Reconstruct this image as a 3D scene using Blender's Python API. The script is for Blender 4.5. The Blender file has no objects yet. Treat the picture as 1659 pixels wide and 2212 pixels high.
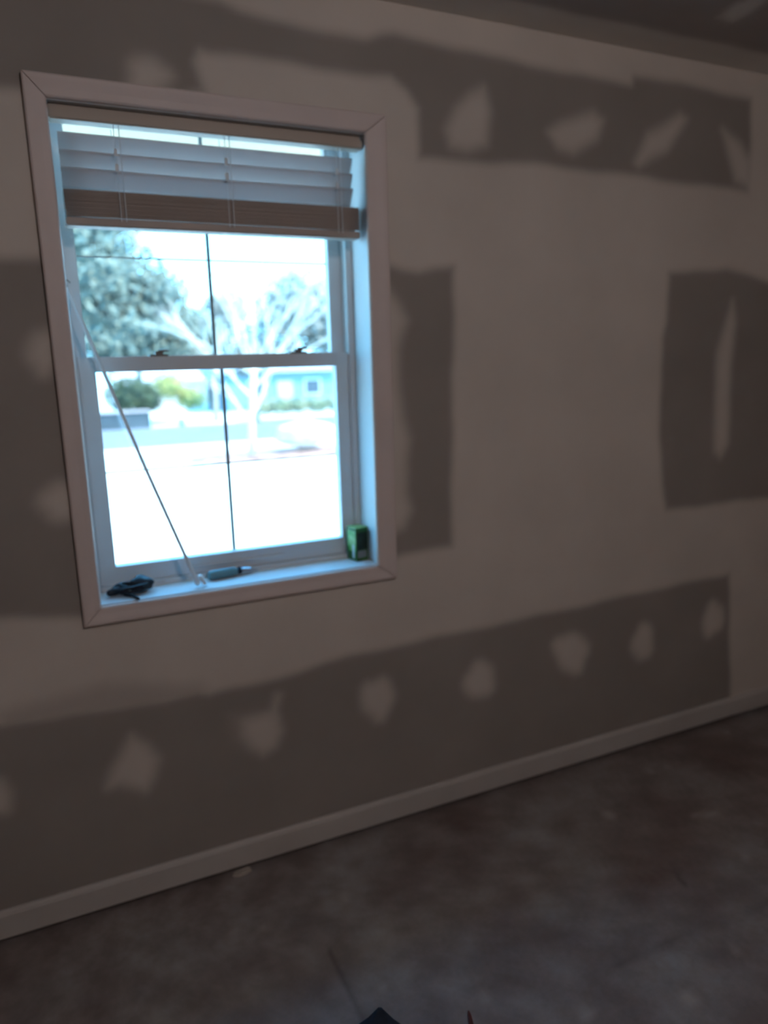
import bpy, bmesh, math, random
import numpy as np
from mathutils import Vector, Matrix
random.seed(7)
S = bpy.context.scene
COL = S.collection

# ---------------- camera ----------------
cam_d = bpy.data.cameras.new('camera'); cam = bpy.data.objects.new('camera', cam_d); COL.objects.link(cam)
cam_d.sensor_fit = 'VERTICAL'; cam_d.sensor_height = 36.0; cam_d.lens = 1577.8 / 2212 * 36
YAW, PITCH, ROLL = 0.4254, 0.2025, -0.027
cy, sy, cp, sp = math.cos(YAW), math.sin(YAW), math.cos(PITCH), math.sin(PITCH)
fwd = Vector((sy*cp, cy*cp, -sp)); r0 = Vector((cy, -sy, 0)); u0 = r0.cross(fwd)
rt = math.cos(ROLL)*r0 + math.sin(ROLL)*u0; up = -math.sin(ROLL)*r0 + math.cos(ROLL)*u0
m = Matrix((rt, up, -fwd)).transposed().to_4x4(); m.translation = Vector((-0.0318, -1.9742, 1.4963))
cam.matrix_world = m
cam_d.clip_start = 0.05; cam_d.clip_end = 300
cam_d.dof.use_dof = True; cam_d.dof.focus_distance = 1.25; cam_d.dof.aperture_fstop = 2.0
S.camera = cam
S.view_settings.view_transform = 'Standard'; S.view_settings.look = 'None'
S.view_settings.gamma = 1.0; S.view_settings.use_curve_mapping = False
S.view_settings.exposure = 0.0

# ---------------- sky, sun, room light ----------------
world = bpy.data.worlds.new('sky'); S.world = world; world.use_nodes = True
nt = world.node_tree; bg = nt.nodes['Background']
tc = nt.nodes.new('ShaderNodeTexCoord'); sep = nt.nodes.new('ShaderNodeSeparateXYZ')
rmp = nt.nodes.new('ShaderNodeValToRGB')
nt.links.new(tc.outputs['Generated'], sep.inputs[0]); nt.links.new(sep.outputs['Z'], rmp.inputs[0])
rmp.color_ramp.elements[0].position = 0.0; rmp.color_ramp.elements[0].color = (.32, .74, 1.0, 1)
rmp.color_ramp.elements[1].position = 0.7; rmp.color_ramp.elements[1].color = (.11, .50, 1.0, 1)
nt.links.new(rmp.outputs[0], bg.inputs[0]); bg.inputs[1].default_value = 8.8

sun_d = bpy.data.lights.new('sun', 'SUN'); sun = bpy.data.objects.new('sun', sun_d); COL.objects.link(sun)
sun_d.energy = 17.0; sun_d.angle = 0.01; sun_d.color = (1, .90, .76)
sun.rotation_euler = Vector((-.55, .38, -.78)).to_track_quat('-Z', 'Y').to_euler()

LAMP_POS = (.60, -2.40, 2.335)      # bare ceiling bulb behind the camera, built further down
LAMP_COL, LAMP_STRENGTH = (1, .915, .92), 240.0

# ---------------- helpers ----------------
def tag(o, label=None, cat=None, group=None, kind=None):
    if label: o['label'] = label
    if cat: o['category'] = cat
    if group: o['group'] = group
    if kind: o['kind'] = kind
    return o
def empty(name, loc=(0, 0, 0), rz=0):
    o = bpy.data.objects.new(name, None); COL.objects.link(o); o.location = loc; o.rotation_euler = (0, 0, rz); o.empty_display_size = .05
    return o
def put(name, bm, mat, parent=None, smooth=False, loc=None):
    me = bpy.data.meshes.new(name); bmesh.ops.recalc_face_normals(bm, faces=bm.faces); bm.to_mesh(me); bm.free()
    o = bpy.data.objects.new(name, me); COL.objects.link(o)
    me.materials.append(mat)
    if smooth:
        for p in me.polygons: p.use_smooth = True
    if parent: o.parent = parent
    if loc: o.location = loc
    return o
def box(bm, x0, x1, y0, y1, z0, z1, bev=0.0, mat=None):
    t = bmesh.new()
    vs = [t.verts.new((x, y, z)) for x in (x0, x1) for y in (y0, y1) for z in (z0, z1)]
    for f in ((0,1,3,2),(4,6,7,5),(0,4,5,1),(2,3,7,6),(0,2,6,4),(1,5,7,3)): t.faces.new([vs[i] for i in f])
    bmesh.ops.recalc_face_normals(t, faces=t.faces)
    if bev: bmesh.ops.bevel(t, geom=t.edges[:], offset=bev, segments=2, affect='EDGES')
    if mat is not None: bmesh.ops.transform(t, matrix=mat, verts=t.verts)
    merge(bm, t); return bm
def merge(bm, t):
    mp = {v: bm.verts.new(v.co) for v in t.verts}
    for f in t.faces:
        try: bm.faces.new([mp[v] for v in f.verts])
        except ValueError: pass
    t.free()
def tube(bm, pts, rad, n=10):
    pts = [Vector(p) for p in pts]; rings = []
    if not isinstance(rad, (list, tuple)): rad = [rad]*len(pts)
    pa = None
    for i, p in enumerate(pts):
        d = (pts[min(i+1, len(pts)-1)] - pts[max(i-1, 0)]).normalized()
        if pa is None: pa = d.cross(Vector((0, 0, 1))) if abs(d.z) < .9 else d.cross(Vector((1, 0, 0)))
        a = (pa - d*pa.dot(d)).normalized(); pa = a; b = d.cross(a)
        rings.append([bm.verts.new(p + rad[i]*(a*math.cos(2*math.pi*k/n) + b*math.sin(2*math.pi*k/n))) for k in range(n)])
    for i in range(len(rings)-1):
        for k in range(n): bm.faces.new((rings[i][k], rings[i][(k+1) % n], rings[i+1][(k+1) % n], rings[i+1][k]))
    bm.faces.new(rings[0][::-1]); bm.faces.new(rings[-1]); return bm
def blob(bm, c, r, sub=2, rough=.15, seed=0):
    t = bmesh.new(); bmesh.ops.create_icosphere(t, subdivisions=sub, radius=1)
    rs = random.Random(seed); ph = [rs.uniform(0, 6.28) for _ in range(6)]
    for v in t.verts:
        k = 1 + rough*(math.sin(v.co.x*4+ph[0])*math.sin(v.co.y*5+ph[1]) + .6*math.sin(v.co.z*7+ph[2]+v.co.x*5))
        v.co = Vector((c[0]+v.co.x*r[0]*k, c[1]+v.co.y*r[1]*k, c[2]+v.co.z*r[2]*k))
    merge(bm, t); return bm

# ---------------- materials ----------------
def mat(name, col, rough=.6, noise=0, scale=8, spec=.3, metal=0, bump=0, col2=None):
    m = bpy.data.materials.new(name); m.use_nodes = True; n = m.node_tree; b = n.nodes['Principled BSDF']
    b.inputs['Roughness'].default_value = rough; b.inputs['Metallic'].default_value = metal
    b.inputs['Specular IOR Level'].default_value = spec
    t = n.nodes.new('ShaderNodeTexCoord'); z = n.nodes.new('ShaderNodeTexNoise'); z.inputs['Scale'].default_value = scale
    z.inputs['Detail'].default_value = 4
    n.links.new(t.outputs['Object'], z.inputs['Vector'])
    r = n.nodes.new('ShaderNodeValToRGB'); c2 = col2 or tuple(min(1, c*(1+noise)) for c in col); c1 = col if col2 else tuple(c*(1-noise) for c in col)
    r.color_ramp.elements[0].position = .35; r.color_ramp.elements[1].position = .65
    r.color_ramp.elements[0].color = (*c1, 1); r.color_ramp.elements[1].color = (*c2, 1)
    n.links.new(z.outputs['Fac'], r.inputs[0]); n.links.new(r.outputs[0], b.inputs['Base Color'])
    if bump:
        bp = n.nodes.new('ShaderNodeBump'); bp.inputs['Strength'].default_value = bump; bp.inputs['Distance'].default_value = .002
        n.links.new(z.outputs['Fac'], bp.inputs['Height']); n.links.new(bp.outputs[0], b.inputs['Normal'])
    return m
def patch_mat(name, c_mud, c_bare):
    m = bpy.data.materials.new(name); m.use_nodes = True; n = m.node_tree; b = n.nodes['Principled BSDF']
    b.inputs['Roughness'].default_value = .85; b.inputs['Specular IOR Level'].default_value = .15
    at = n.nodes.new('ShaderNodeAttribute'); at.attribute_name = 'bare'
    tcx = n.nodes.new('ShaderNodeTexCoord')
    z1 = n.nodes.new('ShaderNodeTexNoise'); z1.inputs['Scale'].default_value = 3; z1.inputs['Detail'].default_value = 5
    z2 = n.nodes.new('ShaderNodeTexNoise'); z2.inputs['Scale'].default_value = 60
    for z in (z1, z2): n.links.new(tcx.outputs['Object'], z.inputs['Vector'])
    def ramp(c, z, a=.1):
        r = n.nodes.new('ShaderNodeValToRGB'); r.color_ramp.elements[0].position = .3; r.color_ramp.elements[1].position = .7
        r.color_ramp.elements[0].color = (*[k*(1-a) for k in c], 1); r.color_ramp.elements[1].color = (*[k*(1+a) for k in c], 1)
        n.links.new(z.outputs['Fac'], r.inputs[0]); return r
    ra, rb = ramp(c_mud, z1, .06), ramp(c_bare, z1, .07)
    mx = n.nodes.new('ShaderNodeMix'); mx.data_type = 'RGBA'
    n.links.new(at.outputs['Fac'], mx.inputs['Factor']); n.links.new(ra.outputs[0], mx.inputs['A']); n.links.new(rb.outputs[0], mx.inputs['B'])
    n.links.new(mx.outputs['Result'], b.inputs['Base Color'])
    bp = n.nodes.new('ShaderNodeBump'); bp.inputs['Strength'].default_value = .15; bp.inputs['Distance'].default_value = .001
    n.links.new(z2.outputs['Fac'], bp.inputs['Height']); n.links.new(bp.outputs[0], b.inputs['Normal'])
    return m
M = {}
M['drywall'] = patch_mat('drywall_with_joint_compound', (.60, .53, .465), (.292, .255, .228))
M['ceiling'] = patch_mat('ceiling_drywall', (.74, .70, .65), (.42, .38, .355))
M['plain'] = mat('plain_drywall', (.42, .36, .31), .85, .06, 3)
M['trim'] = mat('primed_trim', (.62, .52, .48), .5, .03, 5)
M['base'] = mat('primed_baseboard', (.47, .43, .395), .5, .05, 5)
M['jamb'] = mat('white_painted_jamb', (.60, .61, .62), .45, .03, 6)
M['vinyl'] = mat('white_vinyl', (.62, .63, .64), .4, .02, 6)
M['grille'] = mat('grille_bar', (.20, .19, .18), .4, .02, 6)
M['siding'] = mat('siding', (.6, .57, .5), .7, .04, 3)
M['soffit'] = mat('cream_soffit', (.82, .56, .36), .7, .02, 3)
M['headrail'] = mat('headrail_enamel', (.42, .35, .29), .5, .03, 3)
M['seam'] = mat('dark_caulk_line', (.06, .05, .045), .8)
M['cord'] = mat('cord', (.75, .78, .8), .6)
M['wand'] = mat('white_plastic_wand', (.72, .74, .75), .25, .02, 20, .5)
def slat_mat():
    m = bpy.data.materials.new('translucent_slat'); m.use_nodes = True; n = m.node_tree; b = n.nodes['Principled BSDF']
    b.inputs['Base Color'].default_value = (.56, .52, .50, 1); b.inputs['Roughness'].default_value = .45
    tr = n.nodes.new('ShaderNodeBsdfTranslucent'); tr.inputs['Color'].default_value = (.86, .80, .82, 1)
    mx = n.nodes.new('ShaderNodeMixShader'); mx.inputs[0].default_value = .34
    n.links.new(b.outputs[0], mx.inputs[1]); n.links.new(tr.outputs[0], mx.inputs[2])
    n.links.new(mx.outputs[0], n.nodes['Material Output'].inputs['Surface']); return m
M['slat'] = slat_mat()
M['slat_stack'] = mat('shade_toned_slat', (.42, .345, .30), .5, .04, 4)  # same white slats; the dim brown of the shaded stack is put into the colour
def glass_mat(name, tint, mixf=.06, rough=.0):
    m = bpy.data.materials.new(name); m.use_nodes = True; n = m.node_tree
    n.nodes.remove(n.nodes['Principled BSDF'])
    t = n.nodes.new('ShaderNodeBsdfTransparent'); t.inputs[0].default_value = (*tint, 1)
    g = n.nodes.new('ShaderNodeBsdfGlossy'); g.inputs['Roughness'].default_value = rough
    mx = n.nodes.new('ShaderNodeMixShader'); mx.inputs[0].default_value = mixf
    n.links.new(t.outputs[0], mx.inputs[1]); n.links.new(g.outputs[0], mx.inputs[2])
    n.links.new(mx.outputs[0], n.nodes['Material Output'].inputs['Surface']); return m
M['glass'] = glass_mat('window_glass', (.95, .985, 1.0), .05, .02)

# ---------------- patch masks (metres on the surface) ----------------
BARE = [[(-0.281, 2.307), (0.271, 2.382), (0.454, 2.37), (0.51, 2.352), (0.604, 2.347), (0.729, 2.344), (0.846, 2.339), (0.888, 2.355), (0.932, 2.366), (1.302, 2.348), (1.719, 2.336), (1.767, 2.338), (1.775, 2.367), (2.034, 2.365), (2.303, 2.354), (2.322, 2.059), (2.058, 2.059), (1.752, 2.069), (1.389, 2.073), (1.001, 2.054), (1.003, 2.181), (0.968, 2.224), (0.919, 2.255), (0.857, 2.251), (0.648, 2.253), (0.423, 2.253), (0.401, 2.257), (0.387, 2.23), (0.411, 2.166), (0.336, 2.142), (0.249, 2.137), (0.007, 2.124), (-0.012, 2.12), (-0.314, 2.074)], [(-0.358, 1.767), (-0.092, 1.757), (0.025, 1.756), (0.053, 0.861), (-0.194, 0.894), (-0.476, 0.936)], [(0.813, 1.767), (0.889, 1.767), (0.943, 1.756), (0.995, 1.753), (1.049, 1.764), (1.113, 1.769), (1.107, 1.466), (1.096, 0.917), (0.995, 0.912), (0.898, 0.901), (0.782, 0.904)], [(1.959, 1.767), (2.081, 1.783), (2.238, 1.789), (2.333, 1.775), (2.454, 1.753), (2.832, 1.685), (2.944, 0.924), (2.549, 0.925), (2.009, 0.932), (1.98, 1.025), (1.958, 1.196), (1.948, 1.442), (1.95, 1.553), (1.964, 1.6)], [(-0.513, 0.68), (-0.226, 0.622), (-0.12, 0.608), (0.051, 0.598), (0.273, 0.593), (0.305, 0.582), (0.503, 0.589), (0.725, 0.613), (0.965, 0.617), (1.3, 0.62), (1.614, 0.625), (1.983, 0.633), (2.36, 0.635), (2.418, 0.087), (2.432, -0.063), (-0.63, -0.142)]]
MUD = [[(0.81, 1.705), (0.887, 1.704), (0.925, 1.655), (0.951, 1.61), (0.935, 1.564), (0.925, 1.524), (0.919, 1.404), (0.93, 1.335), (0.953, 1.264), (0.945, 1.194), (0.94, 1.109), (0.951, 1.05), (0.925, 0.995), (0.877, 0.972), (0.785, 0.983)], [(2.279, 1.68), (2.298, 1.599), (2.292, 1.499), (2.298, 1.26), (2.3, 1.155), (2.273, 1.105), (2.239, 1.134), (2.223, 1.265), (2.218, 1.5), (2.25, 1.615)], [(0.081, 0.509), (0.118, 0.472), (0.147, 0.421), (0.134, 0.368), (0.109, 0.332), (0.076, 0.353), (0.044, 0.372), (0.011, 0.371), (0.028, 0.425), (0.052, 0.461)], [(0.398, 0.473), (0.462, 0.483), (0.499, 0.461), (0.509, 0.416), (0.486, 0.369), (0.442, 0.353), (0.413, 0.383), (0.393, 0.43)], [(0.495, 0.539), (0.506, 0.534), (0.492, 0.465), (0.479, 0.468)], [(0.875, 0.43), (0.864, 0.411), (0.855, 0.39), (0.84, 0.369), (0.818, 0.371), (0.801, 0.391), (0.787, 0.406), (0.772, 0.422), (0.765, 0.446), (0.765, 0.471), (0.77, 0.497), (0.788, 0.51), (0.808, 0.509), (0.825, 0.515), (0.846, 0.52), (0.865, 0.504), (0.873, 0.479), (0.878, 0.454)], [(1.26, 0.408), (1.258, 0.381), (1.239, 0.369), (1.217, 0.37), (1.199, 0.37), (1.179, 0.374), (1.163, 0.388), (1.148, 0.406), (1.139, 0.43), (1.148, 0.453), (1.163, 0.466), (1.172, 0.484), (1.187, 0.501), (1.208, 0.501), (1.227, 0.49), (1.244, 0.475), (1.252, 0.453), (1.254, 0.431)], [(1.666, 0.44), (1.651, 0.42), (1.645, 0.397), (1.633, 0.371), (1.606, 0.367), (1.577, 0.38), (1.552, 0.395), (1.534, 0.418), (1.525, 0.444), (1.512, 0.47), (1.505, 0.502), (1.524, 0.521), (1.552, 0.523), (1.574, 0.527), (1.599, 0.529), (1.625, 0.516), (1.649, 0.496), (1.668, 0.469)], [(1.969, 0.417), (1.973, 0.387), (1.961, 0.365), (1.942, 0.36), (1.925, 0.359), (1.908, 0.364), (1.894, 0.379), (1.879, 0.395), (1.866, 0.418), (1.868, 0.446), (1.882, 0.464), (1.892, 0.481), (1.903, 0.5), (1.92, 0.506), (1.938, 0.502), (1.956, 0.49), (1.966, 0.466), (1.966, 0.44)], [(2.348, 0.439), (2.341, 0.413), (2.321, 0.402), (2.303, 0.399), (2.286, 0.387), (2.265, 0.385), (2.249, 0.403), (2.24, 0.426), (2.235, 0.45), (2.24, 0.474), (2.248, 0.494), (2.255, 0.519), (2.271, 0.538), (2.293, 0.531), (2.309, 0.517), (2.325, 0.507), (2.339, 0.489), (2.345, 0.465)], [(-0.23, 0.41), (-0.232, 0.394), (-0.236, 0.377), (-0.244, 0.371), (-0.252, 0.376), (-0.258, 0.376), (-0.266, 0.377), (-0.271, 0.389), (-0.272, 0.406), (-0.271, 0.422), (-0.267, 0.437), (-0.261, 0.446), (-0.255, 0.457), (-0.248, 0.469), (-0.24, 0.465), (-0.236, 0.451), (-0.232, 0.439), (-0.229, 0.426)], [(1.215, 2.264), (1.234, 2.205), (1.224, 2.116), (1.16, 2.092), (1.106, 2.1), (1.093, 2.141), (1.122, 2.205), (1.161, 2.24)], [(1.447, 2.169), (1.498, 2.204), (1.613, 2.238), (1.65, 2.219), (1.638, 2.167), (1.545, 2.121), (1.483, 2.129)], [(1.793, 2.109), (1.838, 2.202), (1.979, 2.269), (2.009, 2.258), (1.929, 2.162), (1.857, 2.131), (1.809, 2.099)], [(2.172, 2.248), (2.266, 2.209), (2.316, 2.161), (2.325, 2.078), (2.255, 2.088)], [(0.335, 2.188), (0.324, 2.173), (0.309, 2.162), (0.297, 2.152), (0.282, 2.144), (0.264, 2.141), (0.247, 2.141), (0.232, 2.148), (0.231, 2.163), (0.235, 2.176), (0.233, 2.188), (0.237, 2.203), (0.253, 2.213), (0.271, 2.218), (0.288, 2.22), (0.302, 2.215), (0.312, 2.207), (0.327, 2.2)], [(0.003, 1.541), (0.002, 1.524), (-0.005, 1.508), (-0.014, 1.495), (-0.026, 1.484), (-0.038, 1.487), (-0.045, 1.502), (-0.051, 1.513), (-0.059, 1.524), (-0.061, 1.543), (-0.055, 1.561), (-0.047, 1.576), (-0.037, 1.586), (-0.026, 1.587), (-0.016, 1.59), (-0.002, 1.592), (0.006, 1.579), (0.005, 1.559)], [(0.01, 1.17), (0.008, 1.155), (0.005, 1.138), (-0.008, 1.127), (-0.024, 1.126), (-0.039, 1.128), (-0.051, 1.137), (-0.057, 1.15), (-0.067, 1.162), (-0.074, 1.179), (-0.067, 1.196), (-0.053, 1.204), (-0.042, 1.212), (-0.029, 1.219), (-0.014, 1.218), (0.0, 1.214), (0.014, 1.204), (0.016, 1.186)]]
BARE_THIN = [[(0.035, 0.676), (0.275, 0.619), (0.305, 0.585), (0.271, 0.561), (-0.01, 0.572), (-0.228, 0.606), (-0.223, 0.65)]]      # thin skim of mud
MUD_THIN = [[(0.36, 0.50), (0.44, 0.495), (0.47, 0.47), (0.44, 0.42), (0.40, 0.39), (0.37, 0.43)]]
CEIL_SPOT = [[(1.841, -0.264), (1.819, -0.338), (1.843, -0.392), (1.889, -0.382), (1.909, -0.308), (1.904, -0.25)]]
def sdf(px, py, poly):
    P = np.array(poly); Q = np.roll(P, -1, 0); d2 = np.full(px.shape, 1e9); ins = np.zeros(px.shape, bool)
    for (ax, ay), (bx, by) in zip(P, Q):
        ex, ey = bx-ax, by-ay; L = ex*ex+ey*ey + 1e-12
        t = np.clip(((px-ax)*ex + (py-ay)*ey)/L, 0, 1)
        d2 = np.minimum(d2, (px-ax-t*ex)**2 + (py-ay-t*ey)**2)
        if abs(by-ay) > 1e-9: ins ^= ((ay > py) != (by > py)) & (px < ex*(py-ay)/(by-ay) + ax)
    d = np.sqrt(d2); return np.where(ins, d, -d)
def sm(d, w): t = np.clip(d/w*.5+.5, 0, 1); return t*t*(3-2*t)
def masks(px, py, bare, mud, wb=.02, wm=.03):
    wx = px + .003*np.sin(py*19+px*11) + .0008*np.sin(py*53)
    wy = py + .003*np.sin(px*17+py*9) + .0008*np.sin(px*47)
    a = np.zeros(px.shape)
    for P in bare: a = np.maximum(a, sm(sdf(wx, wy, P), wb))
    for P in mud: a = a*(1-.93*sm(sdf(wx, wy, P), wm))
    return a
def grid(xs, ys, f3, maskf, hole=None):
    """dense sheet: vertices f3(a,b), float attribute 'bare' from maskf"""
    X, Yv = np.meshgrid(xs, ys, indexing='ij'); a = maskf(X.ravel(), Yv.ravel())
    V = [f3(x, y) for x, y in zip(X.ravel(), Yv.ravel())]; ny = len(ys); F = []
    for i in range(len(xs)-1):
        for j in range(ny-1):
            cx, cyy = (xs[i]+xs[i+1])/2, (ys[j]+ys[j+1])/2
            if hole and hole[0] < cx < hole[1] and hole[2] < cyy < hole[3]: continue
            F.append((i*ny+j, (i+1)*ny+j, (i+1)*ny+j+1, i*ny+j+1))
    return V, F, a
def sheet_object(name, V, F, a, extra, mt):
    """one mesh: the masked sheet plus the solid slabs behind it"""
    n0 = len(V)
    for (x0, x1, y0, y1, z0, z1) in extra:
        k = len(V); V += [(x, y, z) for x in (x0, x1) for y in (y0, y1) for z in (z0, z1)]
        F += [tuple(k+i for i in f) for f in ((0,1,3,2),(4,6,7,5),(0,4,5,1),(2,3,7,6),(0,2,6,4),(1,5,7,3))]
    me = bpy.data.meshes.new(name); me.from_pydata(V, [], F); me.materials.append(mt)
    at = me.attributes.new('bare', 'FLOAT', 'POINT'); at.data.foreach_set('value', np.concatenate([a, np.zeros(len(V)-n0)]).astype(np.float32))
    o = bpy.data.objects.new(name, me); COL.objects.link(o); return tag(o, kind='structure')

XL, XR, YB, H = -1.7, 2.86, -4.2, 2.44
OX0, OX1, OZ0, OZ1 = .02, .857, .873, 2.125        # rough opening
T = .20
def axis(a, b, st, cuts):
    v = list(np.arange(a, b, st)) + [b] + cuts; v = sorted(set(round(float(k), 4) for k in v)); out = [v[0]]
    for k in v[1:]:
        if k in cuts or k - out[-1] > .004: out.append(k)
    return out
def wall_mask(x, z):
    a = masks(x, z, BARE, MUD)
    for P in BARE_THIN: a = np.maximum(a, .45*sm(sdf(x, z, P), .03))
    for P in MUD_THIN: a = a*(1-.30*sm(sdf(x, z, P), .035))
    return a
V, F, a = grid(axis(XL, XR, .011, [OX0, OX1]), axis(.02, H, .011, [OZ0, OZ1]), lambda x, z: (x, 0, z),
               wall_mask, (OX0, OX1, OZ0, OZ1))
g = .0005
sheet_object('wall_front', V, F, a, [(XL-.1, OX0, g, T, .02, H), (OX1, XR+.1, g, T, .02, H), (OX0, OX1, g, T, .02, OZ0), (XL-.1, XR+.1, .05, T, 0, .0205), (OX0, OX1, g, T, OZ1, H)], M['drywall'])
V, F, a = grid(axis(XL, XR, .02, []), axis(YB, 0, .02, []), lambda x, y: (x, y, H),
               lambda x, y: masks(x, y, [[(XL-1, YB-1), (XR-.14, YB-1), (XR-.14, -.13), (XL-1, -.125)]], CEIL_SPOT, .02, .02))
sheet_object('ceiling', V, F, a, [(XL-.1, XR+.1, YB-.1, .2, H+g, H+.12)], M['ceiling'])
bm = bmesh.new(); box(bm, XL-.1, XL, YB, 0, 0, H); tag(put('wall_left', bm, M['plain']), kind='structure')
bm = bmesh.new(); box(bm, XR, XR+.1, YB, 0, 0, H); tag(put('wall_right', bm, M['plain']), kind='structure')
bm = bmesh.new(); box(bm, XL-.1, XR+.1, YB-.15, YB, 0, H); tag(put('wall_back', bm, M['plain']), kind='structure')

# ---- floor: dusty bare subfloor, dense sheet with its own scuff material ----
def floor_mat():
    m = bpy.data.materials.new('dusty_subfloor'); m.use_nodes = True; n = m.node_tree; b = n.nodes['Principled BSDF']
    b.inputs['Roughness'].default_value = .5; b.inputs['Specular IOR Level'].default_value = .45
    t = n.nodes.new('ShaderNodeTexCoord')
    def nz(s, d=6, r=.6):
        z = n.nodes.new('ShaderNodeTexNoise'); z.inputs['Scale'].default_value = s; z.inputs['Detail'].default_value = d; z.inputs['Roughness'].default_value = r
        n.links.new(t.outputs['Object'], z.inputs['Vector']); return z
    a, c, e = nz(2.2), nz(9, 6, .7), nz(45, 3)
    r = n.nodes.new('ShaderNodeValToRGB'); el = r.color_ramp.elements
    el[0].position = .32; el[0].color = (.15, .105, .09, 1); el[1].position = .70; el[1].color = (.27, .245, .235, 1)
    n.links.new(a.outputs['Fac'], r.inputs[0])
    r2 = n.nodes.new('ShaderNodeValToRGB'); r2.color_ramp.elements[0].position = .38; r2.color_ramp.elements[1].position = .72
    r2.color_ramp.elements[0].color = (.82, .80, .78, 1); r2.color_ramp.elements[1].color = (1.25, 1.27, 1.3, 1)
    n.links.new(c.outputs['Fac'], r2.inputs[0])
    mu = n.nodes.new('ShaderNodeMix'); mu.data_type = 'RGBA'; mu.blend_type = 'MULTIPLY'; mu.inputs['Factor'].default_value = 1
    n.links.new(r.outputs[0], mu.inputs['A']); n.links.new(r2.outputs[0], mu.inputs['B'])
    at = n.nodes.new('ShaderNodeAttribute'); at.attribute_name = 'bare'      # 1 = plaster splash, -1 = dark seam
    mp = n.nodes.new('ShaderNodeMix'); mp.data_type = 'RGBA'; mp.inputs['B'].default_value = (.42, .37, .34, 1)
    n.links.new(at.outputs['Fac'], mp.inputs['Factor']); n.links.new(mu.outputs['Result'], mp.inputs['A'])
    at2 = n.nodes.new('ShaderNodeAttribute'); at2.attribute_name = 'seam'
    md = n.nodes.new('ShaderNodeMix'); md.data_type = 'RGBA'; md.inputs['B'].default_value = (.045, .025, .022, 1)
    n.links.new(at2.outputs['Fac'], md.inputs['Factor']); n.links.new(mp.outputs['Result'], md.inputs['A'])
    n.links.new(md.outputs['Result'], b.inputs['Base Color'])
    bp = n.nodes.new('ShaderNodeBump'); bp.inputs['Strength'].default_value = .25; bp.inputs['Distance'].default_value = .002
    n.links.new(e.outputs['Fac'], bp.inputs['Height']); n.links.new(bp.outputs[0], b.inputs['Normal'])
    return m
def circ(x, y, rx, ry, rot=0, n=14):
    return [(x+rx*math.cos(2*math.pi*k/n)*math.cos(rot)-ry*math.sin(2*math.pi*k/n)*math.sin(rot), y+rx*math.cos(2*math.pi*k/n)*math.sin(rot)+ry*math.sin(2*math.pi*k/n)*math.cos(rot)) for k in range(n)]
rs = random.Random(3)
spots = [circ(1.523, -.29, .018, .022), circ(1.807, -.434, .05, .012, -.3), circ(.955, -.855, .02, .012), circ(1.20, -.93, .02, .02)]
for _ in range(26): spots.append(circ(rs.uniform(.2, 2.6), rs.uniform(-1.5, -.05), rs.uniform(.004, .012), rs.uniform(.004, .01), rs.uniform(0, 3)))
def fl_mask(x, y):
    a = np.zeros(x.shape)
    for P in spots: a = np.maximum(a, .75*sm(sdf(x, y, P), .02))
    return a
V, F, a = grid(axis(XL, XR, .012, []), axis(YB, 0, .02, []), lambda x, y: (x, y, 0), fl_mask)
fo = sheet_object('floor', V, F, a, [(XL-.1, XR+.1, YB-.1, .2, -.15, -.0005)], floor_mat())
co = np.array([v[:2] for v in V]); sx, sy_ = co[:, 0], co[:, 1]
def seg(x, y, ax, ay, bx, by, w):
    t = np.clip(((x-ax)*(bx-ax)+(y-ay)*(by-ay))/((bx-ax)**2+(by-ay)**2), 0, 1)
    return np.exp(-((x-ax-t*(bx-ax))**2+(y-ay-t*(by-ay))**2)/(w*w))
smk = .55*seg(sx, sy_, .485, -.409, .492, -.9, .006) + .45*seg(sx, sy_, 1.078, -.775, 1.72, -.80, .012)*(.6+.4*np.sin(sx*40)) + .6*seg(sx, sy_, 1.50, -.60, 1.49, -.64, .006)
smk[-8:] = 0
at = fo.data.attributes.new('seam', 'FLOAT', 'POINT'); at.data.foreach_set('value', np.clip(smk, 0, 1).astype(np.float32))

# ---- baseboard with eased top edge, lifted off the floor ----
def baseboard(name, x0, x1, y, axis_y=False):
    prof = [(0, .020), (-.014, .020), (-.014, .084), (-.011, .092), (-.006, .097), (0, .097)]
    bm = bmesh.new(); A = [bm.verts.new((x0, y+p, z)) for p, z in prof]; B = [bm.verts.new((x1, y+p, z)) for p, z in prof]
    n = len(prof)
    for k in range(n): bm.faces.new((A[k], A[(k+1) % n], B[(k+1) % n], B[k]))
    bm.faces.new(A[::-1]); bm.faces.new(B)
    return put(name, bm, M['base'])
tag(baseboard('baseboard_front', XL, XR, 0), kind='structure')
b2 = baseboard('baseboard_right', -4.2, -.02, 0); b2.rotation_euler = (0, 0, math.radians(-90)); b2.location = (XR, -4.21, 0)
b2.data.transform(Matrix.Translation((0, 0, 0))); tag(b2, kind='structure')
b2.rotation_euler = (0, 0, math.radians(-90)); b2.location = (XR, -4.2-.01, 0)

# ---------------- window ----------------
win = tag(empty('window_1', (0, 0, 0)), kind='structure')
X0, X1, Z0, Z1 = .040, .834, .893, 2.105           # clear opening between jambs
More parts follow.
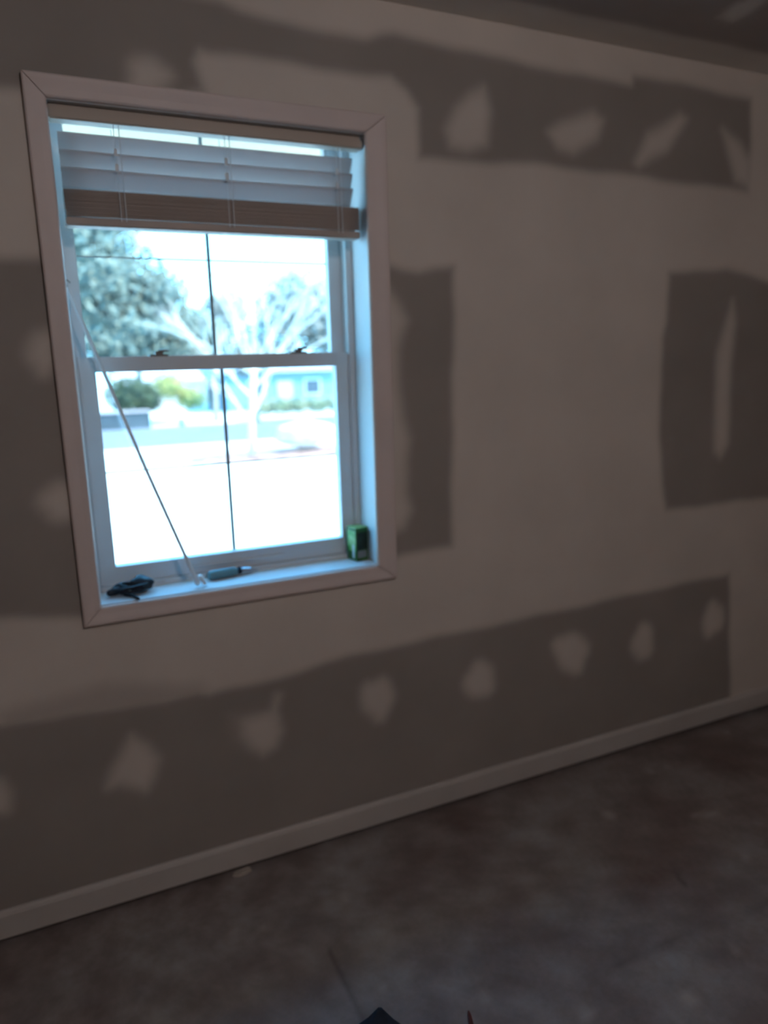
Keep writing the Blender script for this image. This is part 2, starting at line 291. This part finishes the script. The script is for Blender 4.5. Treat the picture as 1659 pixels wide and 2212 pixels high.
# picture-frame casing, four mitred boards
def casing(pts):                                     # outer a,b inner c,d (x,z)
    bm = bmesh.new(); rings = []
    (ax, az), (bx, bz), (cx_, cz), (dx, dz) = pts
    def mixp(p, q, t): return (p[0]*(1-t)+q[0]*t, p[1]*(1-t)+q[1]*t)
    prof = [(0, 0), (0, -.017), (.08, -.0195), (.25, -.0185), (.6, -.0145), (.9, -.0125), (.97, -.010), (1, -.007), (1, 0)]
    for s in (0, 1):
        o_, i_ = ((ax, az), (dx, dz)) if s == 0 else ((bx, bz), (cx_, cz))
        rings.append([bm.verts.new((mixp(o_, i_, t)[0], y, mixp(o_, i_, t)[1])) for t, y in prof])
    n = len(prof)
    for k in range(n): bm.faces.new((rings[0][k], rings[0][(k+1) % n], rings[1][(k+1) % n], rings[1][k]))
    bm.faces.new(rings[0][::-1]); bm.faces.new(rings[1]); return bm
e = .0012; cw = .054
ix0, ix1, iz0, iz1 = X0+.003, X1-.002, Z0-.003, Z1+.002
ox0, ox1, oz0, oz1 = ix0-.047, ix1+.062, iz0-.046, iz1+.048
put('casing_board', casing([(ox0+e, oz1), (ox1-e, oz1), (ix1-e, iz1), (ix0+e, iz1)]), M['trim'], win)
put('casing_board', casing([(ox0+e, oz0), (ox1-e, oz0), (ix1-e, iz0), (ix0+e, iz0)]), M['trim'], win)
put('casing_board', casing([(ox0, oz0+e), (ox0, oz1-e), (ix0, iz1-e), (ix0, iz0+e)]), M['trim'], win)
put('casing_board', casing([(ox1, oz0+e), (ox1, oz1-e), (ix1, iz1-e), (ix1, iz0+e)]), M['trim'], win)
def part(name, boxes, mt, parent, bev=.001, label=None):
    bm = bmesh.new()
    for b in boxes: box(bm, *b, bev)
    o = put(name, bm, mt, parent)
    if label: o['label'] = label
    return o
part('side_jamb', [(OX0, X0, -.001, T, Z0, Z1)], M['jamb'], win)
part('side_jamb', [(X1, OX1, -.001, T, Z0, Z1)], M['jamb'], win)
part('head_jamb', [(OX0, OX1, -.001, .112, Z1, OZ1)], M['jamb'], win)
part('sill', [(OX0, OX1, -.001, T+.03, OZ0, Z0)], M['jamb'], win)
# vinyl frame with jamb-liner channels
part('frame', [(X0, X0+.008, .118, T, Z0, 2.121), (X0+.008, X0+.012, .118, .123, Z0, 2.121), (X0+.008, X0+.012, .160, .165, Z0, 2.121),
               (X1-.016, X1, .118, T, Z0, 2.121), (X1-.020, X1-.016, .118, .123, Z0, 2.121), (X1-.020, X1-.016, .160, .165, Z0, 2.121),
               (X0, X1, .118, T, 2.121, OZ1), (X0+.012, X1-.02, .112, T, Z0, Z0+.014), (X0, X1, .16, T, Z0, Z0+.022)], M['vinyl'], win)
def sash(name, x0, x1, z0, z1, y0, y1, gx0, gx1, gz0, gz1, muntz):
    s = part(name, [(x0, gx0, y0, y1, z0, z1), (gx1, x1, y0, y1, z0, z1), (gx0, gx1, y0, y1, z0, gz0), (gx0, gx1, y0, y1, gz1, z1)], M['vinyl'], win, .0015)
    ym = (y0+y1)/2 + .006
    part('glass_pane', [(gx0-.002, gx1+.002, ym, ym+.003, gz0-.002, gz1+.002)], M['glass'], s, 0)
    part('glass_pane', [(gx0-.002, gx1+.002, ym+.014, ym+.017, gz0-.002, gz1+.002)], M['glass'], s, 0)
    xm = (gx0+gx1)/2
    part('grille', [(xm-.0045, xm+.0045, ym+.005, ym+.011, gz0, gz1), (gx0, gx1, ym+.006, ym+.010, muntz-.0018, muntz+.0018)], M['grille'], s, 0)
    return s
lower = sash('lower_sash', X0+.013, X1-.013, Z0+.014, 1.527, .125, .158, .096, .774, .957, 1.489, 1.218)
upper = sash('upper_sash', X0+.012, X1-.018, 1.493, 2.121, .166, .197, .080, .777, 1.53, 2.1145, 1.79)
part('lift_rail', [(.30, .58, .117, .125, .925, .932)], M['vinyl'], lower)
for xk in (.262, .66):
    bm = bmesh.new(); box(bm, xk-.026, xk+.026, .128, .156, 1.527, 1.533, .002); box(bm, xk-.012, xk+.014, .130, .150, 1.533, 1.541, .003)
    tube(bm, [(xk, .138, 1.541), (xk+.016, .131, 1.543), (xk+.026, .127, 1.541)], [.005, .004, .003], 8)
    put('sash_lock', bm, M['grille'], win)['label'] = 'dark cam lock on the meeting rail'

# eave and siding outside
bm = bmesh.new(); box(bm, XL-.4, XR+.4, T, .55, 2.15, 2.18); box(bm, XL-.4, XR+.4, .55, .58, 2.13, 2.60); box(bm, XL-.4, XR+.4, -4.8, .83, 2.58, 2.62)
tag(put('trim_1', bm, M['soffit']), kind='structure')
bm = bmesh.new()
for k in range(16):
    z = -.2 + k*.16
    for (a0, a1) in ((XL-.1, OX0-.05), (OX1+.05, XR+.1)): box(bm, a0, a1, T, T+.012, z, z+.155)
    if z+.155 < OZ0-.05 or z > OZ1: box(bm, OX0-.05, OX1+.05, T, T+.012, z, z+.155)
tag(put('trim_2', bm, M['siding']), kind='structure')

# ---------------- window 2 behind the camera (unseen, added as a light source, now unlit) ----------------
w2 = tag(empty('window_2', (.55, YB, 1.62)), kind='structure')
bm = bmesh.new()
for b in ((-.64, -.57, 0, .03, -.64, .64), (.57, .64, 0, .03, -.64, .64), (-.57, .57, 0, .03, -.64, -.57), (-.57, .57, 0, .03, .57, .64)): box(bm, *b, .003)
put('frame', bm, M['trim'], w2)
bm = bmesh.new(); box(bm, -.57, .57, .005, .012, -.57, .57); put('roller_shade', bm, M['jamb'], w2)

# ---------------- ceiling bulb behind the camera (room light) ----------------
lm = bpy.data.materials.new('lit_bulb'); lm.use_nodes = True; lb = lm.node_tree.nodes['Principled BSDF']
lb.inputs['Emission Color'].default_value = (*LAMP_COL, 1); lb.inputs['Emission Strength'].default_value = LAMP_STRENGTH
cl = tag(empty('ceiling_bulb', (LAMP_POS[0], LAMP_POS[1], H)), 'bare round bulb in a white socket on the ceiling', 'ceiling light')
put('socket', tube(bmesh.new(), [(0, 0, -.001), (0, 0, -.012), (0, 0, -.014), (0, 0, -.05)], [.055, .055, .03, .022], 24), M['vinyl'], cl, True)
bm = bmesh.new(); bmesh.ops.create_uvsphere(bm, u_segments=24, v_segments=14, radius=.058)
for v in bm.verts: v.co.z -= .105
put('bulb', bm, lm, cl, True)

# ---------------- blind ----------------
bl = tag(empty('window_blind', (.437, .05, 2.105)), 'raised white slatted blind with its slats bunched up at the top of the window', 'blind')
def rel(b): return (b[0]-.437, b[1]-.437, b[2]-.05, b[3]-.05, b[4]-2.105, b[5]-2.105)
part('headrail', [rel((X0+.004, X1-.004, .004, .046, 2.068, 2.090)), rel((X0+.004, X1-.004, .018, .046, 2.089, 2.1045))], M['headrail'], bl, .003)
def slat_mesh(w, tilt, x0, x1, th=.0028, sag=0):
    bm = bmesh.new(); n, mseg = 8, 12; top = []; bot = []
    for i in range(mseg+1):
        x = x0 + (x1-x0)*i/mseg; rt_, rb_ = [], []
        for k in range(n+1):
            s = (k/n-.5)*w; c = .005*(1-(2*k/n-1)**2)
            y, z = s*math.cos(tilt)+c*math.sin(tilt), -s*math.sin(tilt)*-1 + c*math.cos(tilt)
            dz = -sag*math.sin(math.pi*i/mseg)
            rt_.append(bm.verts.new((x, y, z+dz+th/2))); rb_.append(bm.verts.new((x, y, z+dz-th/2)))
        top.append(rt_); bot.append(rb_)
    for i in range(mseg):
        for k in range(n):
            bm.faces.new((top[i][k], top[i+1][k], top[i+1][k+1], top[i][k+1])); bm.faces.new((bot[i][k], bot[i][k+1], bot[i+1][k+1], bot[i+1][k]))
        bm.faces.new((top[i][0], bot[i][0], bot[i+1][0], top[i+1][0])); bm.faces.new((top[i][n], top[i+1][n], bot[i+1][n], bot[i][n]))
    for r_ in (0, mseg):
        for k in range(n): bm.faces.new((top[r_][k], top[r_][k+1], bot[r_][k+1], bot[r_][k]))
    return bm
for zc, ti, sg in ((2.027, -.95, .001), (1.988, -.95, .002), (1.950, -.92, .003)):
    put('slat', slat_mesh(.050, ti, -.377, .372, sag=sg), M['slat'], bl, True, (0, -.004, zc-2.105))
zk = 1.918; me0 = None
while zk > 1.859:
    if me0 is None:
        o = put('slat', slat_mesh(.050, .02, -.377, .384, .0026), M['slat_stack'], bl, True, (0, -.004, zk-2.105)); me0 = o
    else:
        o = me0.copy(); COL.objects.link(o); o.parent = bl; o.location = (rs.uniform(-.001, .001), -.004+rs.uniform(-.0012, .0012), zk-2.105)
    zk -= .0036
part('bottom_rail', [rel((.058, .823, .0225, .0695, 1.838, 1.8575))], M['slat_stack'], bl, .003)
for xc in (.185, .452, .755):
    bm = bmesh.new()
    for yy in (.018, .078): tube(bm, [(xc-.437, yy-.054, 1.85-2.105), (xc-.437, yy-.054, 2.075-2.105)], .0009, 6)
    for zz in (2.000, 1.962): tube(bm, [(xc-.437, -.034, zz-2.105), (xc-.437, .024, zz-2.105+.004)], .0009, 5)
    tube(bm, [(xc-.437+.012, -.036, 1.85-2.105), (xc-.437+.012, -.036, 2.075-2.105)], .0011, 6)
    put('ladder_cord', bm, M['cord'], bl)
    part('cord_glint', [(xc-.437-.004, xc-.437+.004, -.040, -.037, zz-2.105-.009, zz-2.105+.009) for zz in (2.006, 1.972)], M['cord'], bl, 0)  # pale tabs standing in for sun glints at the cord holes

# ---------------- tilt wand leaning across the window ----------------
A, B = Vector((.0475, .085, 1.70)), Vector((.300, .030, .8985)); dirn = (A-B).normalized()
wd = tag(empty('blind_wand', B), 'thin white blind wand leaning diagonally across the window with its foot on the sill', 'wand')
tube_bm = tube(bmesh.new(), [dirn*.07, (A-B)*.4 + Vector((-.003, 0, 0)), (A-B)*.7 + Vector((-.002, 0, 0)), A-B], .0052, 6); put('rod', tube_bm, M['wand'], wd)
put('grip', tube(bmesh.new(), [dirn*.0, dirn*.006, dirn*.085, dirn*.095], [.004, .0078, .0072, .005], 6), M['wand'], wd)
put('hook', tube(bmesh.new(), [(A-B)+dirn*(-.002), (A-B)+dirn*.012+Vector((.002, 0, 0)), (A-B)+dirn*.020+Vector((.007, 0, 0)), (A-B)+dirn*.012+Vector((.012, 0, 0))], .0014, 6), M['seam'], wd)
cap = tube(bmesh.new(), [(0, 0, .004), (-.001, 0, .0055), (-.013, .004, .030), (-.014, .004, .032)], [.003, .0065, .0065, .003], 10)
tag(put('plastic_cap', cap, M['wand'], None, False, (.3205, .034, Z0+.0002)), 'small white plastic cap standing beside the foot of the blind wand', 'cap')

# ---------------- bulb box ----------------
bx = tag(empty('light_bulb_box', (.8055, .080, Z0+.0003), math.radians(12)), 'small green cardboard light bulb box standing in the right corner of the window sill', 'box')
M['card'] = mat('green_card', (.02, .085, .022), .5, .5, 22, .3, 0, 0, (.035, .13, .03))
M['card_side'] = mat('pale_green_card', (.06, .26, .05), .5, 0, 30, .3, 0, 0, (.42, .55, .25))
M['card_dark'] = mat('dark_card', (.010, .022, .014), .5, 0, 30, .3, 0, 0, (.03, .05, .03))
hw, hd, hh = .0215, .0255, .104
part('carton', [(-hw, hw, -hd, hd, 0, hh)], M['card'], bx, .0012)
part('side_panel', [(-hw-.0006, -hw, -hd+.004, hd-.004, .03, .094)], M['card_side'], bx, 0, 'pale green printed side')
part('front_panel', [(-hw+.003, hw-.003, -hd-.0006, -hd, .035, .09)], M['card_dark'], bx, 0, 'dark printed front')
part('front_band', [(-hw+.004, hw-.006, -hd-.0007, -hd, .010, .032)], M['grille'], bx, 0, 'grey lower panel')
part('side_stripe', [(-hw-.0007, -hw, -hd+.012, -hd+.022, .008, .05)], M['vinyl'], bx, 0, 'pale slanted stripe')
part('top_flap', [(-hw, hw, -hd, hd-.001, hh, hh+.0012)], M['card_side'], bx, 0)

# ---------------- screwdriver ----------------
M['teal'] = mat('teal_plastic', (.10, .20, .22), .35, .1, 30, .5); M['black'] = mat('black_rubber', (.012, .013, .018), .5, .3, 30)
M['steel'] = mat('brushed_steel', (.45, .47, .5), .35, .05, 30, .5, .8)
sd = tag(empty('screwdriver', (.338, .080, Z0+.0145), math.radians(6)), 'screwdriver with a chunky teal grey handle lying along the back of the window sill', 'screwdriver')
put('handle', tube(bmesh.new(), [(0, 0, 0), (.004, 0, 0), (.02, 0, 0), (.05, 0, 0), (.074, 0, 0), (.084, 0, 0), (.088, 0, 0)], [.008, .0130, .0140, .0140, .0135, .0115, .008], 12), M['teal'], sd)
put('collar', tube(bmesh.new(), [(.087, 0, 0), (.091, 0, 0), (.098, 0, 0), (.101, 0, 0)], [.006, .0115, .0115, .006], 12), M['black'], sd)
put('shaft', tube(bmesh.new(), [(.100, 0, 0), (.104, 0, 0), (.128, 0, -.004), (.134, 0, -.005), (.150, 0, -.008)], [.006, .0085, .0085, .0045, .002], 8), M['steel'], sd)

# ---------------- black coiled cable ----------------
cb = tag(empty('coiled_cable', (.126, .066, Z0)), 'black coiled cable heaped on the left end of the window sill', 'cable')
pts = []
for k in range(150):
    t = k/150*6*2*math.pi; q = k/150
    pts.append((.036*math.cos(t)*(1-.25*math.sin(t*.37)) + .008*math.sin(t*.21), .026*math.sin(t)*(1-.2*math.cos(t*.53)), .0065+.020*q+.003*math.sin(t*1.7)))
put('cord', tube(bmesh.new(), pts, .0042, 8), M['black'], cb, True)
put('plug', tube(bmesh.new(), [(-.032, .01, .013), (-.030, .008, .013), (-.045, -.004, .0125), (-.060, -.014, .012), (-.063, -.016, .012)], [.005, .010, .011, .0085, .004], 10), M['black'], cb, True)
put('loose_end', tube(bmesh.new(), [(-.02, -.026, .007), (.0, -.045, .0055), (.006, -.063, .005), (.010, -.078, .005)], [.0042, .0042, .004, .0035], 8), M['black'], cb, True)
bm = bmesh.new(); blob(bm, (.028, .006, .0225), (.032, .024, .022), 3, .12, 4); put('moulded_block', bm, M['black'], cb, True)

# ---------------- floor bits ----------------
bm = bmesh.new(); t = bmesh.new()
ring = [(-.030, .004), (-.012, -.006), (.008, -.004), (.030, .006), (.022, .014), (-.022, .016)]
lo_ = [bm.verts.new((x, y, .0006)) for x, y in ring]; hi_ = [bm.verts.new((x*.94, y*.94, .011+.003*math.sin(i*2))) for i, (x, y) in enumerate(ring)]
for k in range(6): bm.faces.new((lo_[k], lo_[(k+1) % 6], hi_[(k+1) % 6], hi_[k]))
bm.faces.new(lo_[::-1]); bm.faces.new(hi_); t.free()
tag(put('drywall_scrap', bm, M['plain'], None, False, (.352, -.030, 0)), 'small pale scrap of drywall on the floor against the white baseboard below the window', 'scrap')

M['navy'] = mat('navy_canvas', (.018, .026, .042), .8, .2, 40, .2, 0, .3); M['red_wood'] = mat('red_stained_wood', (.10, .022, .015), .6, .3, 30)
tb = tag(empty('tool_bag', (.466, -.786, 0), math.radians(-30)), 'dark navy canvas bag with a pointed peak, at the bottom edge of the view', 'bag')
bm = bmesh.new(); rr = []
for (sx_, sy2, z) in ((.13, .075, .001), (.135, .08, .03), (.085, .05, .07), (.030, .016, .135), (.003, .003, .172)):
    rr.append([bm.verts.new((sx_*math.copysign(abs(math.cos(a_))**.6, math.cos(a_)), sy2*math.copysign(abs(math.sin(a_))**.6, math.sin(a_)), z+.002*math.sin(3*a_)*(z > .01))) for a_ in [2*math.pi*k/20 for k in range(20)]])
for i in range(4):
    for k in range(20): bm.faces.new((rr[i][k], rr[i][(k+1) % 20], rr[i+1][(k+1) % 20], rr[i+1][k]))
bm.faces.new(rr[0][::-1]); bm.faces.new(rr[-1]); put('body', bm, M['navy'], tb, True)
put('handle', tube(bmesh.new(), [(-.05, -.02, .10), (-.06, -.06, .10), (-.05, -.085, .08), (.0, -.095, .06), (.05, -.085, .08)], .006, 8), M['navy'], tb, True)
st = Vector((.712, -.735, .006)); en = Vector((.60, -1.02, .006))
bm = bmesh.new(); dd = (en-st); L = dd.length
tube(bm, [(0, 0, 0), tuple(dd*.03), tuple(dd*.1), tuple(dd)], [.0022, .0042, .0055, .0055], 8)
tag(put('wooden_dowel', bm, M['red_wood'], None, False, st), 'thin reddish brown wooden stick on the floor near the navy bag', 'stick')

# ================= outside =================
GZ = -.30
def ground_mat():
    m = mat('pale_dry_lawn', (.60, .57, .50), .9, .08, .8); return m
bm = bmesh.new(); vs = [bm.verts.new(p) for p in ((-60, .25, GZ), (90, .25, GZ), (90, 15.6, GZ), (-60, 15.6, GZ))]; bm.faces.new(vs)
vs = [bm.verts.new(p) for p in ((-60, -12, GZ-.02), (90, -12, GZ-.02), (90, .25, GZ-.02), (-60, .25, GZ-.02))]; bm.faces.new(vs)
tag(put('lawn', bm, ground_mat()), kind='structure')
bm = bmesh.new(); vs = [bm.verts.new(p) for p in ((-60, 15.6, GZ-.03), (90, 15.6, GZ-.03), (90, 22, GZ-.03), (-60, 22, GZ-.03))]; bm.faces.new(vs)
tag(put('road', bm, mat('grey_asphalt', (.16, .155, .165), .9, .1, 2)), kind='structure')
bm = bmesh.new(); vs = [bm.verts.new(p) for p in ((-60, 22, GZ-.03), (90, 22, GZ-.03), (120, 26, GZ-.6), (-60, 26, GZ-.6))]; bm.faces.new(vs)
bm.faces.new([bm.verts.new(p) for p in ((-60, 26, GZ-.6), (120, 26, GZ-.6), (150, 140, GZ-1.2), (-60, 140, GZ-1.2))])
tag(put('far_lawn', bm, mat('far_pale_lawn', (.55, .55, .50), .9, .15, .4)), kind='structure')

M['leaf'] = mat('evergreen_leaf', (.10, .135, .12), .7, 0, 3, .3, 0, 0, (.19, .22, .17))
M['leaf2'] = mat('grey_green_leaf', (.19, .20, .18), .7, 0, 3, .3, 0, 0, (.34, .33, .29))
M['bush'] = mat('dark_bush', (.022, .045, .03), .7, 0, 2, .3, 0, 0, (.06, .085, .04))
M['bark'] = mat('sunlit_pale_bark', (.62, .54, .46), .8, .1, 6)
M['darkbark'] = mat('trunk_bark', (.40, .36, .32), .9, .2, 8)
def leaves(bm, ells, n, size, rs):
    for _ in range(n):
        (cx, cyv, cz, rx, ry, rz) = rs.choices(ells, [e_[3]*e_[5] for e_ in ells])[0]
        while True:
            p = Vector((rs.uniform(-1, 1), rs.uniform(-1, 1), rs.uniform(-1, 1)))
            if .25 < p.length < 1: break
        c = Vector((cx+p.x*rx, cyv+p.y*ry, cz+p.z*rz)); s = size*rs.uniform(.5, 1.4)
        a_ = Vector((rs.gauss(0, 1), rs.gauss(0, 1), rs.gauss(0, 1))).normalized(); b_ = a_.orthogonal().normalized()
        v = [bm.verts.new(c+a_*s), bm.verts.new(c+b_*s*.5), bm.verts.new(c-a_*s), bm.verts.new(c-b_*s*.5)]; bm.faces.new(v)
def leafy(name, label, cat, base, ells, n, size, lm, trunk, seed, group=None):
    rs_ = random.Random(seed); t = tag(empty(name, base), label, cat, group)
    E_ = [(e_[0]-base[0], e_[1]-base[1], e_[2]-base[2], e_[3], e_[4], e_[5]) for e_ in ells]
    bm = bmesh.new(); leaves(bm, E_, n, size, rs_)
    for i, e_ in enumerate(E_): blob(bm, e_[:3], (e_[3]*.62, e_[4]*.62, e_[5]*.62), 3, .2, seed+i)
    put('foliage', bm, lm, t)
    if trunk:
        bm = bmesh.new(); tube(bm, [(0, 0, 0), (.03, 0, trunk*.5), (0, .05, trunk)], [.14, .11, .07], 10); put('trunk', bm, M['darkbark'], t, True)
    return t
def far(ells, y, k):      # same crowns, set farther down the street and correspondingly larger
    return [(-.03+(e_[0]+.03)*k, y+(e_[1]-14.5)*k, 1.496+(e_[2]-1.496)*k, e_[3]*k, e_[4]*k, e_[5]*k) for e_ in ells]
leafy('evergreen_tree', 'large dense blue green evergreen tree filling the left half of the upper window panes', 'tree', (3.1, 26, GZ-.6),
      far([(1.5, 14.5, 2.25, 1.9, 1.4, .8), (1.2, 14.5, 3.3, 1.45, 1.2, 1.0), (2.9, 14.8, 2.2, .95, 1, .6), (.6, 14.5, 4.3, 1.5, 1, .7), (2.4, 14.4, 3.0, .6, .8, .5), (2.2, 14.4, 1.75, 1.3, .8, .3)], 26, 1.697), 9000, .15, M['leaf'], 3.2, 11)
leafy('evergreen_tree', 'loose grey green tree behind the bare tree, at the right of the upper panes', 'tree', (6.25, 22, GZ-.03),
      [(7.9, 22, 3.2, 1.5, 1.5, 1.4), (9.6, 22, 2.6, 1.6, 1.5, 1.2), (6.4, 22, 2.0, 1.2, 1.2, .9), (9.9, 22, 4.0, .9, .9, .8)], 5000, .13, M['leaf2'], 2.5, 12)
leafy('evergreen_tree', 'hazy tree far behind the bare branches, just above the meeting rail in the middle', 'tree', (6.8, 31, GZ-.7),
      [(6.23, 31, 2.64, 1.5, 1.5, 1.25), (7.6, 31.2, 3.9, 1.0, 1.0, .9)], 2200, .16, M['leaf2'], 2.4, 13)
leafy('round_bush', 'dark green rounded bush at the left of the lower panes', 'bush', (2.7, 24, GZ-.35),
      [(2.55, 24, .62, .85, .8, .62), (3.1, 24, .45, .5, .5, .42)], 3200, .06, M['bush'], .4, 14)
leafy('round_bush', 'yellow green bush half behind the dark rounded bush', 'bush', (4.3, 25, GZ-.4),
      [(3.95, 25, .85, .6, .6, .5), (4.7, 25, .4, .6, .6, .45)], 1600, .06, mat('yellow_bush', (.25, .26, .08), .7, 0, 2, .3, 0, 0, (.38, .38, .15)), .4, 15)
leafy('low_hedge', 'low dull green hedge under the pale blue house, right of the thin trunk', 'hedge', (9.6, 30, GZ-.6),
      [(8.6+.9*k, 30, -.3, .7, .5, .42) for k in range(5)], 2500, .07, mat('hedge_leaf', (.16, .20, .12), .7, 0, 2, .3, 0, 0, (.3, .3, .2)), 0, 16)

# bare multi-stem tree
def bare_tree(base, seed):
    rs_ = random.Random(seed); t = tag(empty('bare_tree', base), 'bare many stemmed tree with sunlit whitish branches, rising behind the middle of the window', 'tree')
    tr = bmesh.new(); br = bmesh.new()
    tube(tr, [(0, 0, 0), (.03, 0, .7), (.10, 0, 1.3), (.14, 0, 1.75)], [.085, .065, .06, .055], 8)
    def grow(bm, p, d, L, r, dep):
        q = p; pts_ = [tuple(p)]; dd_ = d.copy()
        for _ in range(4):
            dd_ = (dd_ + Vector((rs_.gauss(0, .07), rs_.gauss(0, .07), .05))).normalized(); q = q + dd_*L/4; pts_.append(tuple(q))
        tube(bm, pts_, [r*(1-.13*i) for i in range(5)], 5)
        if dep == 0: return
        for k in range(3 if dep > 1 else 2):
            i = rs_.choice((2, 3, 4)); s_ = Vector(pts_[i])
            nd = (dd_ + Vector((rs_.gauss(0, .38), rs_.gauss(0, .3), rs_.gauss(0, .15)))).normalized(); grow(bm, s_, nd, L*rs_.uniform(.6, .85), r*.55, dep-1)
    for (zx, z, ax, az) in ((.02, .62, -.6, .75), (.03, .75, .55, .8), (.08, 1.1, -.8, .75), (.10, 1.3, .8, .7), (.12, 1.5, -.45, .9), (.14, 1.7, .05, 1), (.14, 1.65, .45, .9), (.13, 1.55, -.95, .6), (.14, 1.7, -.2, 1), (.14, 1.6, 1.0, .6)):
        grow(br, Vector((zx, 0, z)), Vector((ax, rs_.uniform(-.3, .3), az)).normalized(), .95, .03, 3)
    put('trunk', tr, M['bark'], t, True); put('branches', br, M['bark'], t)
bare_tree((3.51, 12, GZ+.078), 5)
# mulch bed with brick edging around the tree
bm = bmesh.new(); ring = [(4.4+2.1*math.cos(a_), 12.35+.75*math.sin(a_)) for a_ in [2*math.pi*k/32 for k in range(32)]]
a1 = [bm.verts.new((x, y, GZ+.004)) for x, y in ring]; a2 = [bm.verts.new((4.4+(x-4.4)*.93, 12.35+(y-12.35)*.9, GZ+.07)) for x, y in ring]
for k in range(32): bm.faces.new((a1[k], a1[(k+1) % 32], a2[(k+1) % 32], a2[k]))
bm.faces.new(a2)
tag(put('flower_bed', bm, mat('red_brown_mulch', (.30, .16, .12), .9, .3, 6)), 'low red brown mulch bed around the foot of the bare tree', 'flower bed')
bm = bmesh.new(); blob(bm, (0, 0, .34), (.62, .35, .26), 3, .12, 3)
tag(put('garden_boulder', bm, mat('pale_stone', (.62, .60, .56), .9, .1, 3), None, True, (4.75, 12.3, GZ+.07)), 'pale rounded boulder on the mulch bed, seen right of the bare trunk', 'boulder')
bm = bmesh.new(); tube(bm, [(0, 0, 0), (0, 0, .3), (-.02, 0, .68)], [.011, .010, .006], 6)
tag(put('garden_stake', bm, M['wand'], None, False, (1.82, 5.0, GZ)), 'thin pale stake stuck in the near lawn, right of the centre grille bar', 'stake')
# low dark shed / utility enclosure at the left
sh = tag(empty('utility_cabinet', (1.93, 22.35, GZ-.16)), 'low dark blue grey utility cabinet beyond the road, at the left of the lower panes', 'utility cabinet')
part('body', [(-.62, 1.0, 0, .5, 0, .60)], mat('cabinet_grey', (.05, .065, .075), .8, .1, 3), sh, .01)
part('lid', [(-.66, 1.04, -.04, .54, .60, .65)], mat('pink_lid', (.42, .34, .32), .8, .1, 3), sh, .01)
part('door', [(.0, .9, -.015, 0, .05, .54)], mat('door_grey', (.06, .075, .085), .7, .1, 3), sh, .004)
# houses across the road
def house(x, y, w, h, d, wallm, roofm, label, seed):
    t = tag(empty('house', (x, y, GZ-.8)), label, 'house', None)
    part('wall', [(-w/2, w/2, 0, d, 0, h)], wallm, t, .01)
    bm = bmesh.new(); o_ = .3
    v = [bm.verts.new(p) for p in ((-w/2-o_, -o_, h), (w/2+o_, -o_, h), (w/2+o_, d+o_, h), (-w/2-o_, d+o_, h), (-w/2-o_, d/2, h+.9), (w/2+o_, d/2, h+.9))]
    for f in ((0, 1, 5, 4), (2, 3, 4, 5), (0, 4, 3), (1, 2, 5), (0, 3, 2, 1)): bm.faces.new([v[i] for i in f])
    put('roof', bm, roofm, t)
    for k in range(2):
        wx_ = -w/4+k*w/2
        f = part('window', [(wx_-.5, wx_+.5, -.04, 0, h*.40, h*.82)], M['vinyl'], t, .01)
        part('pane', [(wx_-.42, wx_+.42, -.05, -.04, h*.44, h*.78)], mat('dark_pane', (.06, .08, .1), .2, .1, 2), f, 0)
    part('door', [(-.45, .45, -.05, 0, 0, h*.8)], M['darkbark'], t, .01)
house(12.2, 38, 6.5, 2.2, 6, mat('blue_siding', (.16, .26, .32), .8, .04, 2), mat('grey_shingle', (.30, .31, .33), .9, .1, 3), 'pale blue house across the road, at the right of the lower panes', 1)
house(6.0, 40, 4.6, 1.9, 6, mat('white_siding', (.7, .7, .7), .8, .04, 2), mat('brown_shingle', (.45, .42, .40), .9, .1, 3), 'white house across the road, left of the centre grille bar', 2)
for o in bpy.data.objects:      # repeats of one kind share a group
    if o.parent is None:
        k = o.name.split('.')[0]
        if k == 'evergreen_tree': o['group'] = 'leafy trees beyond the lawn'
        elif k == 'round_bush': o['group'] = 'rounded bushes across the road'
        elif k == 'house': o['group'] = 'houses across the road'
